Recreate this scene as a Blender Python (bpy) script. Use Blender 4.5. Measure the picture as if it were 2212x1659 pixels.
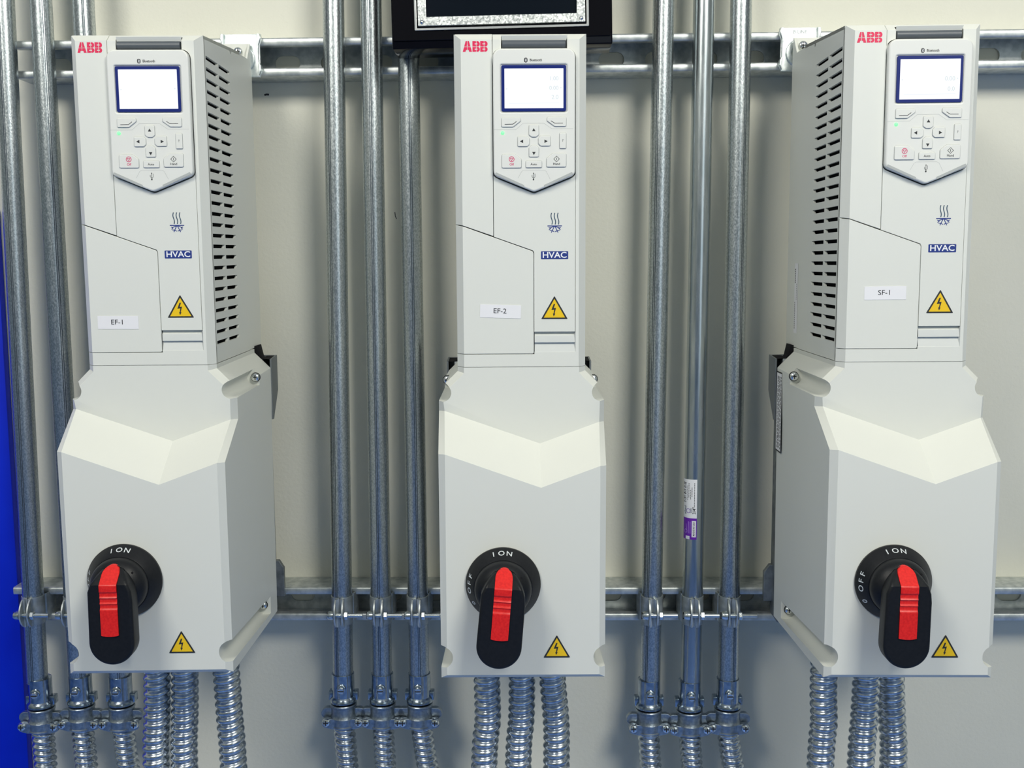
import bpy, bmesh, math, random
from mathutils import Matrix, Vector
random.seed(7)
PI = math.pi
S = 0.001                      # all shapes below are written in millimetres
EYE = 1.45                     # height of the camera above the floor (m)
for o in list(bpy.data.objects): bpy.data.objects.remove(o, do_unlink=True)
scene = bpy.context.scene
COL = scene.collection
rad = math.radians
def RX(a): return Matrix.Rotation(rad(a), 3, 'X')
def RY(a): return Matrix.Rotation(rad(a), 3, 'Y')
def RZ(a): return Matrix.Rotation(rad(a), 3, 'Z')
def W(x, y, z): return Vector((x*S, y*S, z*S+EYE))

# ---------------------------------------------------------------- camera
cam_d = bpy.data.cameras.new('camera'); cam = bpy.data.objects.new('camera', cam_d); COL.objects.link(cam)
R = RZ(1.25) @ RX(-6.26) @ RY(0.39)
right, fwd, up = R.col[0], R.col[1], R.col[2]
cm = Matrix((right, up, -fwd)).transposed().to_4x4(); cm.translation = W(0, -980.1, 0)
cam.matrix_world = cm
cam_d.sensor_fit = 'HORIZONTAL'; cam_d.sensor_width = 36; cam_d.lens = 2246.9/2212*36
cam_d.clip_start = 0.02; cam_d.clip_end = 50
scene.camera = cam
# ---------------------------------------------------------------- colour management, world, lights
scene.view_settings.view_transform = 'Standard'; scene.view_settings.look = 'None'
scene.view_settings.gamma = 1; scene.view_settings.exposure = 0.0; scene.view_settings.use_curve_mapping = False
world = bpy.data.worlds.new('world'); scene.world = world; world.use_nodes = True
nt = world.node_tree; nt.nodes.clear()
tc = nt.nodes.new('ShaderNodeTexCoord'); sp = nt.nodes.new('ShaderNodeSeparateXYZ'); rp = nt.nodes.new('ShaderNodeValToRGB')
mr = nt.nodes.new('ShaderNodeMapRange'); bg = nt.nodes.new('ShaderNodeBackground'); wo = nt.nodes.new('ShaderNodeOutputWorld')
nt.links.new(tc.outputs['Generated'], sp.inputs[0]); nt.links.new(sp.outputs['Z'], mr.inputs['Value'])
mr.inputs['From Min'].default_value = -1; mr.inputs['From Max'].default_value = 1
nt.links.new(mr.outputs[0], rp.inputs[0]); nt.links.new(rp.outputs[0], bg.inputs[0]); nt.links.new(bg.outputs[0], wo.inputs[0])
e = rp.color_ramp.elements
e[0].position = 0.0; e[0].color = (0.06, 0.16, 0.55, 1)
e[1].position = 1.0; e[1].color = (0.95, 0.95, 0.82, 1)
for p, c in ((0.38, (0.09, 0.20, 0.52)), (0.47, (0.22, 0.31, 0.38)), (0.55, (0.52, 0.58, 0.53)), (0.75, (0.8, 0.82, 0.72))):
    n = e.new(p); n.color = (*c, 1)
bg.inputs[1].default_value = 0.42
def area(name, loc, target, sx, sy, power, col):
    l = bpy.data.lights.new(name, 'AREA'); l.shape = 'RECTANGLE'; l.size = sx; l.size_y = sy; l.energy = power; l.color = col
    o = bpy.data.objects.new(name, l); COL.objects.link(o); o.location = loc
    o.rotation_euler = (Vector(target)-Vector(loc)).to_track_quat('-Z', 'Y').to_euler()
    return o
area('ceiling_lamp_right', (0.72, -1.25, EYE+1.2), (0.35, 0.0, EYE-0.1), 0.6, 0.9, 40, (1.0, 0.972, 0.87))
area('ceiling_lamp_left', (-0.80, -1.25, EYE+1.2), (-0.35, 0.0, EYE-0.1), 0.6, 0.9, 30, (1.0, 0.972, 0.87))
area('fill_light', (1.2, -2.6, EYE+0.2), (0.0, 0.2, EYE-0.1), 1.0, 1.2, 4, (0.80, 0.92, 1.0))  # weak cool fill added for ambient light, not a real window

# ---------------------------------------------------------------- materials
def mat(name, color, rough=0.5, metal=0.0, emit=None, es=1.0, spec=0.5, coat=0.0):
    m = bpy.data.materials.new(name); m.use_nodes = True; b = m.node_tree.nodes['Principled BSDF']
    b.inputs['Base Color'].default_value = (*color, 1); b.inputs['Roughness'].default_value = rough; b.inputs['Metallic'].default_value = metal
    b.inputs['Specular IOR Level'].default_value = spec; b.inputs['Coat Weight'].default_value = coat
    if emit: b.inputs['Emission Color'].default_value = (*emit, 1); b.inputs['Emission Strength'].default_value = es
    return m
def noisy(m, scale, c1, c2, stretch=(1, 1, 1), bump=0.0, detail=3, rough=None, lo=0.35, hi=0.65, voro=False, bscale=None):
    t = m.node_tree; b = t.nodes['Principled BSDF']
    tc = t.nodes.new('ShaderNodeTexCoord'); mp = t.nodes.new('ShaderNodeMapping'); mp.inputs['Scale'].default_value = stretch
    t.links.new(tc.outputs['Object'], mp.inputs[0])
    if voro:
        n = t.nodes.new('ShaderNodeTexVoronoi'); n.inputs['Scale'].default_value = scale; out = n.outputs['Color']
        bw = t.nodes.new('ShaderNodeRGBToBW'); t.links.new(out, bw.inputs[0]); fac = bw.outputs[0]
    else:
        n = t.nodes.new('ShaderNodeTexNoise'); n.inputs['Scale'].default_value = scale; n.inputs['Detail'].default_value = detail; fac = n.outputs['Fac']
    t.links.new(mp.outputs[0], n.inputs['Vector'])
    r = t.nodes.new('ShaderNodeValToRGB'); r.color_ramp.elements[0].position = lo; r.color_ramp.elements[1].position = hi
    r.color_ramp.elements[0].color = (*c1, 1); r.color_ramp.elements[1].color = (*c2, 1)
    t.links.new(fac, r.inputs[0]); t.links.new(r.outputs[0], b.inputs['Base Color'])
    if rough:
        q = t.nodes.new('ShaderNodeMapRange'); q.inputs['To Min'].default_value = rough[0]; q.inputs['To Max'].default_value = rough[1]
        t.links.new(fac, q.inputs['Value']); t.links.new(q.outputs[0], b.inputs['Roughness'])
    if bump:
        bp = t.nodes.new('ShaderNodeBump'); bp.inputs['Strength'].default_value = bump; bp.inputs['Distance'].default_value = 0.001
        if bscale:
            n2 = t.nodes.new('ShaderNodeTexNoise'); n2.inputs['Scale'].default_value = bscale; n2.inputs['Detail'].default_value = 2
            t.links.new(mp.outputs[0], n2.inputs['Vector']); fac = n2.outputs['Fac']
        t.links.new(fac, bp.inputs['Height']); t.links.new(bp.outputs[0], b.inputs['Normal'])
    return m
M = {}
M['wall'] = noisy(mat('wall_paint', (0.74, 0.735, 0.64), 0.75, spec=0.25), 6, (0.725, 0.72, 0.625), (0.76, 0.752, 0.655), bump=0.25, bscale=260)
M['floor'] = noisy(mat('floor_paint', (0.14, 0.29, 0.72), 0.35), 5, (0.13, 0.27, 0.70), (0.15, 0.31, 0.76))
M['ceiling'] = mat('ceiling_paint', (0.6, 0.6, 0.56), 0.8)
M['blue'] = noisy(mat('blue_paint', (0.0, 0.02, 0.62), 0.45, spec=0.2), 9, (0.0, 0.018, 0.60), (0.0, 0.024, 0.66))
M['shell'] = mat('light_grey_plastic', (0.72, 0.735, 0.685), 0.42, spec=0.4)
M['panel'] = mat('panel_plastic', (0.74, 0.75, 0.71), 0.38, spec=0.4)
M['button'] = mat('button_plastic', (0.73, 0.74, 0.70), 0.4, spec=0.4)
M['seam'] = mat('gap_shadow_backing', (0.17, 0.18, 0.17), 0.8, spec=0.1)  # backing coloured dark to give the shadow line in the cover gaps
M['core'] = mat('dark_interior', (0.015, 0.015, 0.017), 0.8, spec=0.1)
M['grip'] = mat('dark_grey_grip', (0.085, 0.10, 0.115), 0.42)
M['ink'] = mat('black_print', (0.02, 0.022, 0.025), 0.5)
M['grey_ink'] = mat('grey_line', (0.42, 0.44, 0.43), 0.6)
M['navy'] = mat('navy_print', (0.012, 0.035, 0.22), 0.45)
M['slate'] = mat('slate_print', (0.03, 0.07, 0.12), 0.45)
M['red_ink'] = mat('red_print', (0.74, 0.008, 0.085), 0.45)
M['pink_ink'] = mat('magenta_print', (0.62, 0.01, 0.13), 0.5)
M['white'] = mat('white_print', (0.85, 0.86, 0.88), 0.5)
M['yellow'] = mat('yellow_sticker', (0.86, 0.56, 0.01), 0.4)
M['paper'] = mat('white_label', (0.82, 0.82, 0.84), 0.45)
M['screen'] = mat('lit_screen', (0.05, 0.05, 0.06), 0.4, emit=(0.93, 0.95, 1.0), es=1.02, spec=0.2)
M['screen_ink'] = mat('screen_digits', (0.01, 0.01, 0.01), 0.6, emit=(0.68, 0.77, 0.77), es=1.0, spec=0.0)
M['bezel'] = mat('blue_screen_bezel', (0.006, 0.018, 0.16), 0.3, spec=0.3)
M['led'] = mat('green_light', (0.1, 0.5, 0.15), 0.3, emit=(0.16, 1.0, 0.26), es=1.6)
M['black'] = noisy(mat('black_plastic', (0.007, 0.008, 0.010), 0.42, spec=0.3), 400, (0.006, 0.007, 0.009), (0.009, 0.010, 0.012))
M['red'] = noisy(mat('red_plastic', (0.72, 0.015, 0.012), 0.38, spec=0.4), 500, (0.66, 0.011, 0.010), (0.78, 0.02, 0.016))
M['cone_text'] = mat('faded_white_print', (0.62, 0.66, 0.68), 0.5)
M['emt'] = noisy(mat('galvanised_tube', (0.5, 0.55, 0.57), 0.3, metal=1.0), 900, (0.40, 0.445, 0.465), (0.60, 0.64, 0.655), stretch=(1, 1, 0.5), bump=0.11, detail=2, rough=(0.24, 0.40), lo=0.40, hi=0.60)
M['emt_smooth'] = noisy(mat('smooth_galvanised_tube', (0.5, 0.55, 0.57), 0.3, metal=1.0), 300, (0.44, 0.49, 0.51), (0.54, 0.58, 0.60), stretch=(1, 1, 0.1), bump=0.05, rough=(0.22, 0.3))
M['seamline'] = mat('tube_seam', (0.10, 0.12, 0.14), 0.5, metal=0.9)
M['strut'] = noisy(mat('zinc_strut', (0.62, 0.66, 0.66), 0.4, metal=0.72), 120, (0.46, 0.50, 0.50), (0.66, 0.69, 0.68), bump=0.08, rough=(0.34, 0.48))
M['flex'] = noisy(mat('flex_steel', (0.6, 0.64, 0.67), 0.24, metal=1.0), 260, (0.42, 0.47, 0.52), (0.72, 0.76, 0.78), bump=0.12, rough=(0.16, 0.32))
M['cast'] = noisy(mat('cast_zinc', (0.36, 0.42, 0.47), 0.38, metal=1.0), 300, (0.30, 0.35, 0.40), (0.44, 0.49, 0.53), bump=0.25, rough=(0.3, 0.45))
M['coupling'] = noisy(mat('coupling_steel', (0.38, 0.45, 0.52), 0.2, metal=1.0), 200, (0.30, 0.37, 0.44), (0.48, 0.54, 0.60), bump=0.06, rough=(0.14, 0.26))
M['chrome'] = mat('bright_screw', (0.78, 0.80, 0.80), 0.18, metal=1.0)
M['dark'] = mat('dark_recess', (0.02, 0.02, 0.022), 0.7)
M['galv'] = noisy(mat('spangled_galvanised', (0.55, 0.58, 0.58), 0.4, metal=0.85), 620, (0.40, 0.43, 0.43), (0.78, 0.81, 0.80), rough=(0.3, 0.5), voro=True, lo=0.25, hi=0.75)
M['backplate'] = noisy(mat('grey_backplate', (0.24, 0.26, 0.27), 0.5, metal=0.8), 60, (0.16, 0.18, 0.19), (0.34, 0.37, 0.38))
M['wing'] = mat('grey_steel_wing', (0.20, 0.22, 0.23), 0.5, metal=0.5)
M['cabinet'] = mat('gloss_black', (0.003, 0.003, 0.005), 0.14, spec=0.16)
M['glass'] = mat('dark_window', (0.002, 0.005, 0.010), 0.3, spec=0.08)
M['silver'] = mat('silver_trim', (0.55, 0.57, 0.57), 0.3, metal=0.9)
M['bracket'] = noisy(mat('zinc_bracket', (0.66, 0.72, 0.72), 0.36, metal=0.75), 200, (0.55, 0.62, 0.62), (0.78, 0.82, 0.82), bump=0.15)
M['purple'] = mat('purple_sticker', (0.14, 0.01, 0.40), 0.4)
M['lilac'] = mat('lilac_print', (0.50, 0.30, 0.75), 0.5)
M['bolt'] = noisy(mat('zinc_bolt', (0.6, 0.64, 0.65), 0.25, metal=1.0), 100, (0.5, 0.55, 0.57), (0.7, 0.74, 0.75))
M['step_grey'] = mat('step_plastic', (0.66, 0.68, 0.65), 0.5)  # slightly darker grey than the shell, for the louvred steps

# ---------------------------------------------------------------- mesh helpers
class MB:
    def __init__(s): s.v = []; s.f = []; s.m = []; s.sm = []
    def add(s, verts, faces, mi=0, T=None, smooth=False):
        n = len(s.v)
        for p in verts:
            p = Vector(p)
            s.v.append(T @ p if T is not None else p)
        for f in faces: s.f.append([i+n for i in f]); s.m.append(mi); s.sm.append(smooth)
        return s
    def box(s, x0, x1, y0, y1, z0, z1, mi=0, T=None, b=0.0):
        if b <= 0:
            v = [(x, y, z) for x in (x0, x1) for y in (y0, y1) for z in (z0, z1)]
            return s.add(v, [(0, 1, 3, 2), (4, 6, 7, 5), (0, 4, 5, 1), (2, 3, 7, 6), (0, 2, 6, 4), (1, 5, 7, 3)], mi, T)
        bm = bmesh.new(); bmesh.ops.create_cube(bm, size=1)
        for v in bm.verts: v.co = Vector(((x0+x1)/2+v.co.x*(x1-x0), (y0+y1)/2+v.co.y*(y1-y0), (z0+z1)/2+v.co.z*(z1-z0)))
        bmesh.ops.bevel(bm, geom=bm.edges[:], offset=b, segments=2, profile=0.5, affect='EDGES')
        s.bm(bm, mi, T, True); bm.free(); return s
    def bm(s, bm, mi=0, T=None, smooth=False):
        bm.verts.index_update(); return s.add([v.co.copy() for v in bm.verts], [[v.index for v in f.verts] for f in bm.faces], mi, T, smooth)
    def mesh(s, vf, mi=0, T=None, smooth=False): return s.add(vf[0], vf[1], mi, T, smooth)
    def lathe(s, prof, c=(0, 0, 0), n=32, mi=0, T=None, smooth=True, axis='y', cap=True):
        # prof: (radius, along) ; axis along +y or z or x, centre c
        v = []; f = []
        for r, a in prof:
            for k in range(n):
                t = 2*PI*k/n; p, q = r*math.cos(t), r*math.sin(t)
                v.append({'y': (c[0]+p, c[1]+a, c[2]+q), 'z': (c[0]+p, c[1]+q, c[2]+a), 'x': (c[0]+a, c[1]+p, c[2]+q)}[axis])
        for i in range(len(prof)-1):
            for k in range(n): f.append((i*n+k, i*n+(k+1) % n, (i+1)*n+(k+1) % n, (i+1)*n+k))
        s.add(v, f, mi, T, smooth)
        if cap:
            m = len(prof)-1; b = len(s.v)-len(v)
            s.f.append([b+k for k in range(n)]); s.m.append(mi); s.sm.append(False)
            s.f.append([b+m*n+k for k in range(n)]); s.m.append(mi); s.sm.append(False)
        return s
    def build(s, name, mats, parent=None, recalc=True, angle=35):
        me = bpy.data.meshes.new(name)
        me.from_pydata([(p[0]*S, p[1]*S, p[2]*S) for p in s.v], [], s.f)
        for k in mats: me.materials.append(M[k])
        for i, p in enumerate(me.polygons): p.material_index = s.m[i]; p.use_smooth = s.sm[i]
        if recalc:
            bm = bmesh.new(); bm.from_mesh(me); bmesh.ops.recalc_face_normals(bm, faces=bm.faces[:]); bm.to_mesh(me); bm.free()
        me.set_sharp_from_angle(angle=rad(angle)); me.update()
        return obj(name, me, parent)
def obj(name, me, parent=None):
    o = bpy.data.objects.new(name, me); COL.objects.link(o)
    if parent is not None: o.parent = parent
    return o
def from_curve(cu):
    o = bpy.data.objects.new('tmp', cu); me = bpy.data.meshes.new_from_object(o)
    vf = ([v.co.copy() for v in me.vertices], [list(p.vertices) for p in me.polygons])
    bpy.data.objects.remove(o); bpy.data.curves.remove(cu); bpy.data.meshes.remove(me)
    return vf
def front(vf, y=0.0):     # curve plane XY -> drawing plane XZ that faces -y (towards the camera)
    return ([Vector((p.x, y-p.z, p.y)) for p in vf[0]], vf[1])
def plate(polys, y0, y1, bev=0.0, res=1):
    """outline(s) in x,z (holes allowed) turned into a solid between depths y0 and y1"""
    cu = bpy.data.curves.new('c', 'CURVE'); cu.dimensions = '2D'; cu.fill_mode = 'BOTH'
    for p in polys:
        sp = cu.splines.new('POLY'); sp.points.add(len(p)-1); sp.use_cyclic_u = True
        for i, q in enumerate(p): sp.points[i].co = (q[0], q[1], 0, 1)
    h = abs(y1-y0)/2
    cu.extrude = max(h-bev, 0); cu.bevel_depth = bev; cu.bevel_resolution = res
    if bev: cu.offset = -bev
    return front(from_curve(cu), (y0+y1)/2)
def rp_(pts, seg=5):
    """polygon with rounded corners, pts = (x, z, r)"""
    out = []; n = len(pts)
    for i in range(n):
        p = Vector(pts[i][:2]); r = pts[i][2] if len(pts[i]) > 2 else 0
        a = Vector(pts[i-1][:2])-p; b = Vector(pts[(i+1) % n][:2])-p
        if r <= 0: out.append((p.x, p.y)); continue
        ang = a.angle(b); t = min(r/math.tan(ang/2), a.length*0.49, b.length*0.49); rr = t*math.tan(ang/2)
        a.normalize(); b.normalize(); c = p+(a+b).normalized()*(rr/math.sin(ang/2))
        s0 = p+a*t-c; s1 = p+b*t-c
        a0 = math.atan2(s0.y, s0.x); a1 = math.atan2(s1.y, s1.x); d = (a1-a0+PI) % (2*PI)-PI
        for k in range(seg+1):
            th = a0+d*k/seg; out.append((c.x+rr*math.cos(th), c.y+rr*math.sin(th)))
    return out
def rect(x0, x1, z0, z1, r=0): return rp_([(x0, z0, r), (x1, z0, r), (x1, z1, r), (x0, z1, r)])
def circ(x, z, r, n=24, a0=0, a1=360): return [(x+r*math.cos(rad(a0+(a1-a0)*k/n)), z+r*math.sin(rad(a0+(a1-a0)*k/n))) for k in range(n if a1-a0 == 360 else n+1)]
def text(body, x, z, size, y, depth=0.06, align='CENTER', bold=0.0, sx=1.0, shear=0.0):
    cu = bpy.data.curves.new('t', 'FONT'); cu.body = body; cu.size = 1.0; cu.align_x = align; cu.align_y = 'CENTER'
    cu.extrude = 0.0; cu.offset = bold; cu.resolution_u = 3; cu.shear = shear
    v, f = from_curve(cu)
    return ([Vector((x+p.x*size*sx, y-depth, z+p.y*size)) for p in v], f)
NST = [0]
def stroke(pts, w, y, closed=False):
    """thin printed line through points in x,z"""
    NST[0] = (NST[0]+1) % 7; y = y-0.006*NST[0]
    v = []; f = []; n = len(pts); P = [Vector(p) for p in pts]
    for i in range(n):
        a = P[i-1] if (i > 0 or closed) else None; b = P[(i+1) % n] if (i < n-1 or closed) else None
        d = Vector((0, 0))
        if a is not None: d += (P[i]-a).normalized()
        if b is not None: d += (b-P[i]).normalized()
        d.normalize(); nn = Vector((-d.y, d.x)); k = 1.0
        if a is not None and b is not None:
            k = 1/max(0.5, abs(nn.dot(Vector((-(b-P[i]).normalized().y, (b-P[i]).normalized().x)))))
        for sgn in (1, -1): q = P[i]+nn*(sgn*w/2*k); v.append(Vector((q.x, y, q.y)))
    for i in range(n-1 if not closed else n):
        j = (i+1) % n; f.append([2*i, 2*i+1, 2*j+1, 2*j])
    return v, f
def flat(poly, y): return ([Vector((p[0], y, p[1])) for p in poly], [list(range(len(poly)))])
def tube_path(path, r, n=16, cap=True):
    v = []; f = []; P = [Vector(p) for p in path]; m = len(P)
    for i in range(m):
        t = (P[min(i+1, m-1)]-P[max(i-1, 0)]).normalized(); a = Vector((0, 1, 0)) if abs(t.y) < 0.9 else Vector((1, 0, 0))
        u = t.cross(a).normalized(); w = t.cross(u); rr = r[i] if isinstance(r, (list, tuple)) else r
        for k in range(n): th = 2*PI*k/n; v.append(P[i]+u*(rr*math.cos(th))+w*(rr*math.sin(th)))
    for i in range(m-1):
        for k in range(n): f.append((i*n+k, i*n+(k+1) % n, (i+1)*n+(k+1) % n, (i+1)*n+k))
    if cap: f.append(list(range(n))); f.append([(m-1)*n+k for k in range(n)])
    return v, f
def tag(o, label=None, cat=None, group=None, kind=None):
    if label: o['label'] = label
    if cat: o['category'] = cat
    if group: o['group'] = group
    if kind: o['kind'] = kind
    return o
def empty(name, x, y, z, label, cat, group=None, rot=None):
    o = bpy.data.objects.new(name, None); COL.objects.link(o); o.empty_display_size = 0.02
    o.location = W(x, y, z)
    if rot is not None: o.rotation_euler = rot.to_euler()
    return tag(o, label, cat, group)
def copy_thing(src, loc, label):
    r = src.copy(); COL.objects.link(r); r.location = loc; r['label'] = label
    for ch in list(src.children):
        c = ch.copy(); COL.objects.link(c); c.parent = r
        for g in ch.children: d = g.copy(); COL.objects.link(d); d.parent = c
    return r
def prism(poly, a, b, axis='y'):
    n = len(poly); v = []
    for w in (a, b):
        for p, q in poly: v.append((p, w, q) if axis == 'y' else (w, p, q))
    return v, [list(range(n)), [n+i for i in range(n)][::-1]]+[(i, (i+1) % n, n+(i+1) % n, n+i) for i in range(n)]
def boolean(vf, cutters):
    """cut the cutters out of a closed solid one after another (nudged a little when the solver fails)"""
    def mk(vf_, d=(0, 0, 0), rot=0.0):
        me = bpy.data.meshes.new('b'); me.from_pydata([Vector(p)+Vector(d) for p in vf_[0]], [], vf_[1])
        bm = bmesh.new(); bm.from_mesh(me); bmesh.ops.remove_doubles(bm, verts=bm.verts[:], dist=1e-4)
        bmesh.ops.recalc_face_normals(bm, faces=bm.faces[:])
        if bm.calc_volume(signed=True) < 0: bmesh.ops.reverse_faces(bm, faces=bm.faces[:])
        bmesh.ops.triangulate(bm, faces=bm.faces[:], quad_method='FIXED', ngon_method='EAR_CLIP'); bm.to_mesh(me); bm.free()
        o = bpy.data.objects.new('b', me); COL.objects.link(o); return o
    for c in cutters:
        for t in range(12):
            a = mk(vf); b = mk(c, (0.013*t, 0.021*t, 0.017*t))
            md = a.modifiers.new('m', 'BOOLEAN'); md.operation = 'DIFFERENCE'; md.solver = 'EXACT' if t < 9 else 'FAST'; md.object = b
            dg = bpy.context.evaluated_depsgraph_get(); dg.update()
            me = bpy.data.meshes.new_from_object(a.evaluated_get(dg))
            out = ([v.co.copy() for v in me.vertices], [list(p.vertices) for p in me.polygons])
            bpy.data.objects.remove(a, do_unlink=True); bpy.data.objects.remove(b, do_unlink=True)
            okk = len(out[1]) > len(vf[1])//2 and max(v.x for v in out[0]) > 60 and min(v.x for v in out[0]) < -60
            if okk: vf = out; break
    return vf

# ---------------------------------------------------------------- the room
def struct(name, mb, mats): o = mb.build(name, mats); o.location = (0, 0, EYE); return tag(o, kind='structure')
WALLY = 256.0
struct('wall_back', MB().box(-2400, 2600, WALLY, WALLY+120, -1450, 1250), ['wall'])
struct('floor', MB().box(-2400, 2600, -3200, WALLY+120, -1500, -1450), ['floor'])
struct('ceiling', MB().box(-2400, 2600, -3200, WALLY+120, 1250, 1300), ['ceiling'])
o = MB().box(-1100, -633, 244, 255.6, -1448, 75, b=0.8).build('painted_board', ['blue']); o.location = (0, 0, EYE)
tag(o, 'bright blue painted board on the wall at the lower left edge', 'board')
# small scuffs on the wall
def scuff(pts, w, label):
    mb = MB(); mb.mesh(stroke(pts, w, WALLY-0.15))
    mb.v = [Vector((p.x, p.y, p.z)) for p in mb.v]; o = mb.build('wall_scuff', ['ink'], recalc=False); o.location = (0, 0, EYE)
    return tag(o, label, 'mark')
scuff([(-313.5, 204.6), (-311, 205.2), (-308, 205.0)], 2.2, 'small dark scuff on the wall right of the EF-1 drive, under the upper rail')
scuff([(-163.6, 68.5), (-163.0, 64.0), (-161.8, 60.5)], 0.9, 'thin dark scratch on the wall between the second and third middle conduits')

# ---------------------------------------------------------------- strut channels
def channel(name, x0, x1, z0, z1, label):
    yf, yb, t, lip = 214.0, 255.6, 2.6, 9.2
    mb = MB()
    c0 = -284.5; holes = []; k = -8
    zc = (z0+z1)/2
    while c0+53.5*k < x1-20:
        c = c0+53.5*k; k += 1
        if c-16 < x0: continue
        holes.append(rect(c-14.7, c+14.7, zc-8.6, zc+8.6, 8.5))
    mb.mesh(plate([rect(x0, x1, z0+1, z1-1)]+holes, yb-t, yb))
    # top web, bottom web and the two lips that curl inwards
    for s, zo in ((1, z1), (-1, z0)):
        prof = [(yb, zo), (yf+2.2, zo), (yf+0.6, zo-s*0.6), (yf, zo-s*2.2), (yf, zo-s*(lip-2)), (yf+0.7, zo-s*(lip-0.5)), (yf+2.2, zo-s*lip), (yf+8.5, zo-s*lip),
                (yf+8.5, zo-s*(lip-t)), (yf+3.4, zo-s*(lip-t)), (yf+t, zo-s*(lip-3.2)), (yf+t, zo-s*3.4), (yf+3.4, zo-s*t), (yb, zo-s*t)]
        n = len(prof); v = [(x, p[0], p[1]) for x in (x0, x1) for p in prof]
        mb.add(v, [(i, (i+1) % n, n+(i+1) % n, n+i) for i in range(n)]+[list(range(n)), [n+i for i in range(n)]], 0, None, True)
    o = mb.build(name, ['strut'], angle=50); o.location = (0, 0, EYE)
    return tag(o, label, 'mounting rail', 'slotted strut rails on the wall')
channel('strut_channel', -583, 760, 218.6, 260.6, 'upper slotted zinc strut rail, running behind the tops of the three drives')
channel('strut_channel', -623, 760, -413.5, -372.5, 'lower zinc strut rail that the conduit clamps are bolted to')

# ---------------------------------------------------------------- conduits, clamps, connectors
def line_x(a, z):   # conduit centre line through two measured points
    (xa, za), (xb, zb) = a; return xa+(xb-xa)*(z-za)/(zb-za)
YC = 201.6
CON = {
 'L1': ((-587.6, 301.6), (-593.9, -470.7)), 'L2': ((-545.6, 301), (-543.8, -470.6)), 'L3': ((-498.2, 300.5), (-495.5, -482.6)),
 'M1': ((-220, 297.1), (-227.9, -465)), 'M2': ((-178.5, 296.6), (-181.8, -464.9)), 'M3': ((-137.9, 221.7), (-137.9, -464.9)),
 'R1': ((143.4, 292.8), (134.6, -464.5)), 'R2': ((187.4, 292.2), (182.3, -464.4)), 'R3': ((227.8, 291.8), (225.6, -464.3))}
SEAM = {'L1': 265, 'L2': 300, 'L3': 285, 'M1': 243, 'M2': 262, 'M3': 275, 'R1': 236, 'R2': 0, 'R3': 290}
WHERE = {'L1': 'leftmost conduit of the left group, in front of the blue board', 'L2': 'second conduit of the left group, just left of the EF-1 drive', 'L3': 'third conduit of the left group, mostly hidden behind the EF-1 drive',
 'M1': 'left conduit of the middle group, nearest the EF-1 drive', 'M2': 'centre conduit of the middle group', 'M3': 'right conduit of the middle group, passing behind the black cabinet',
 'R1': 'left conduit of the right group, nearest the EF-2 drive', 'R2': 'centre conduit of the right group, carrying a purple and white sticker', 'R3': 'right conduit of the right group, nearest the SF-1 drive'}
for k, a in CON.items():
    mb = MB(); z0, z1 = -484.0, 1249.0
    x0, x1 = line_x(a, z0), line_x(a, z1); n = 40
    xb = x0
    def P(z): return Vector((line_x(a, z)-xb, 0, z-z0))
    v, f = tube_path([P(z0), P(z1)], 11.8, n); mb.mesh((v, f), 0, smooth=True)
    if SEAM[k]:
        th = rad(SEAM[k]); vv = []
        for z in (z0, z1):
            for d in (-0.035, 0.035): vv.append(P(z)+Vector((11.84*math.cos(th+d), 11.84*math.sin(th+d), 0)))
        mb.add(vv, [(0, 1, 3, 2)], 1)
        vv = []
        for z in (z0, z1):
            for d in (0.06, 0.095): vv.append(P(z)+Vector((11.83*math.cos(th+d*2), 11.83*math.sin(th+d*2), 0)))
        mb.add(vv, [(0, 1, 3, 2)], 1)
    o = mb.build('conduit', ['emt_smooth' if k == 'R2' else 'emt', 'seamline'], recalc=False, angle=60); o.location = W(xb, YC, z0)
    tag(o, 'galvanised steel conduit, '+WHERE[k], 'conduit', 'steel conduits')

# sticker on the centre conduit of the right group
def wrap(mb, vf, mi, r):
    mb.add([(r*math.sin(p.x/r), -r*math.cos(p.x/r), p.z) for p in vf[0]], vf[1], mi)
def band(x0, x1, z0, z1, n=10):
    v = []; f = []
    for i in range(n+1):
        x = x0+(x1-x0)*i/n
        v += [Vector((x, 0, z0)), Vector((x, 0, z1))]
    for i in range(n): f.append((2*i, 2*i+2, 2*i+3, 2*i+1))
    return v, f
sx, sz = line_x(CON['R2'], -270), -309.0
st = bpy.data.objects.new('conduit_sticker', None)
mb = MB(); r = 12.15; X0, X1 = -18.5, 1.2
wrap(mb, band(X0, X1, 25, 70), 0, r); wrap(mb, band(X0, X1, 0, 25), 1, r)
for i, z in enumerate([66, 64.6, 63.8, 61.7, 60.4, 57.6, 56.8, 55.2, 53.7, 52.9, 50.1, 48.6, 47.8, 46, 44.2, 43.4]):
    wrap(mb, band(X0, -12-(i % 3)*0.3, z-(0.8 if i % 4 == 0 else 0.45), z, 4), 2, r+0.05)
for x, z0, z1 in ((-10.5, 46, 62), (-8.8, 49, 66), (-6.6, 47, 58), (-5.0, 50, 61), (-2.0, 38, 66)):
    z = z0
    while z < z1: wrap(mb, band(x, x+0.7, z, z+1.3, 2), 2, r+0.05); z += 1.9
def wtext(body, x, z, size, mi, rr, bold=0):
    v, f = text(body, 0, 0, size, 0, 0, bold=bold)
    wrap(mb, ([Vector((x-p.z, 0, z+p.x)) for p in v], f), mi, rr)
wtext('3/4"', -1.8, 34, 5.2, 2, r+0.22, 0.01); wtext('SIZE', -5.4, 34, 3.0, 3, r+0.2); wtext('allied', -13.5, 34, 4.6, 3, r+0.2, 0.01)
wrap(mb, stroke(circ(-9.0, 33.5, 2.4), 0.5, 0, True), 1, r+0.15)
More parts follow.
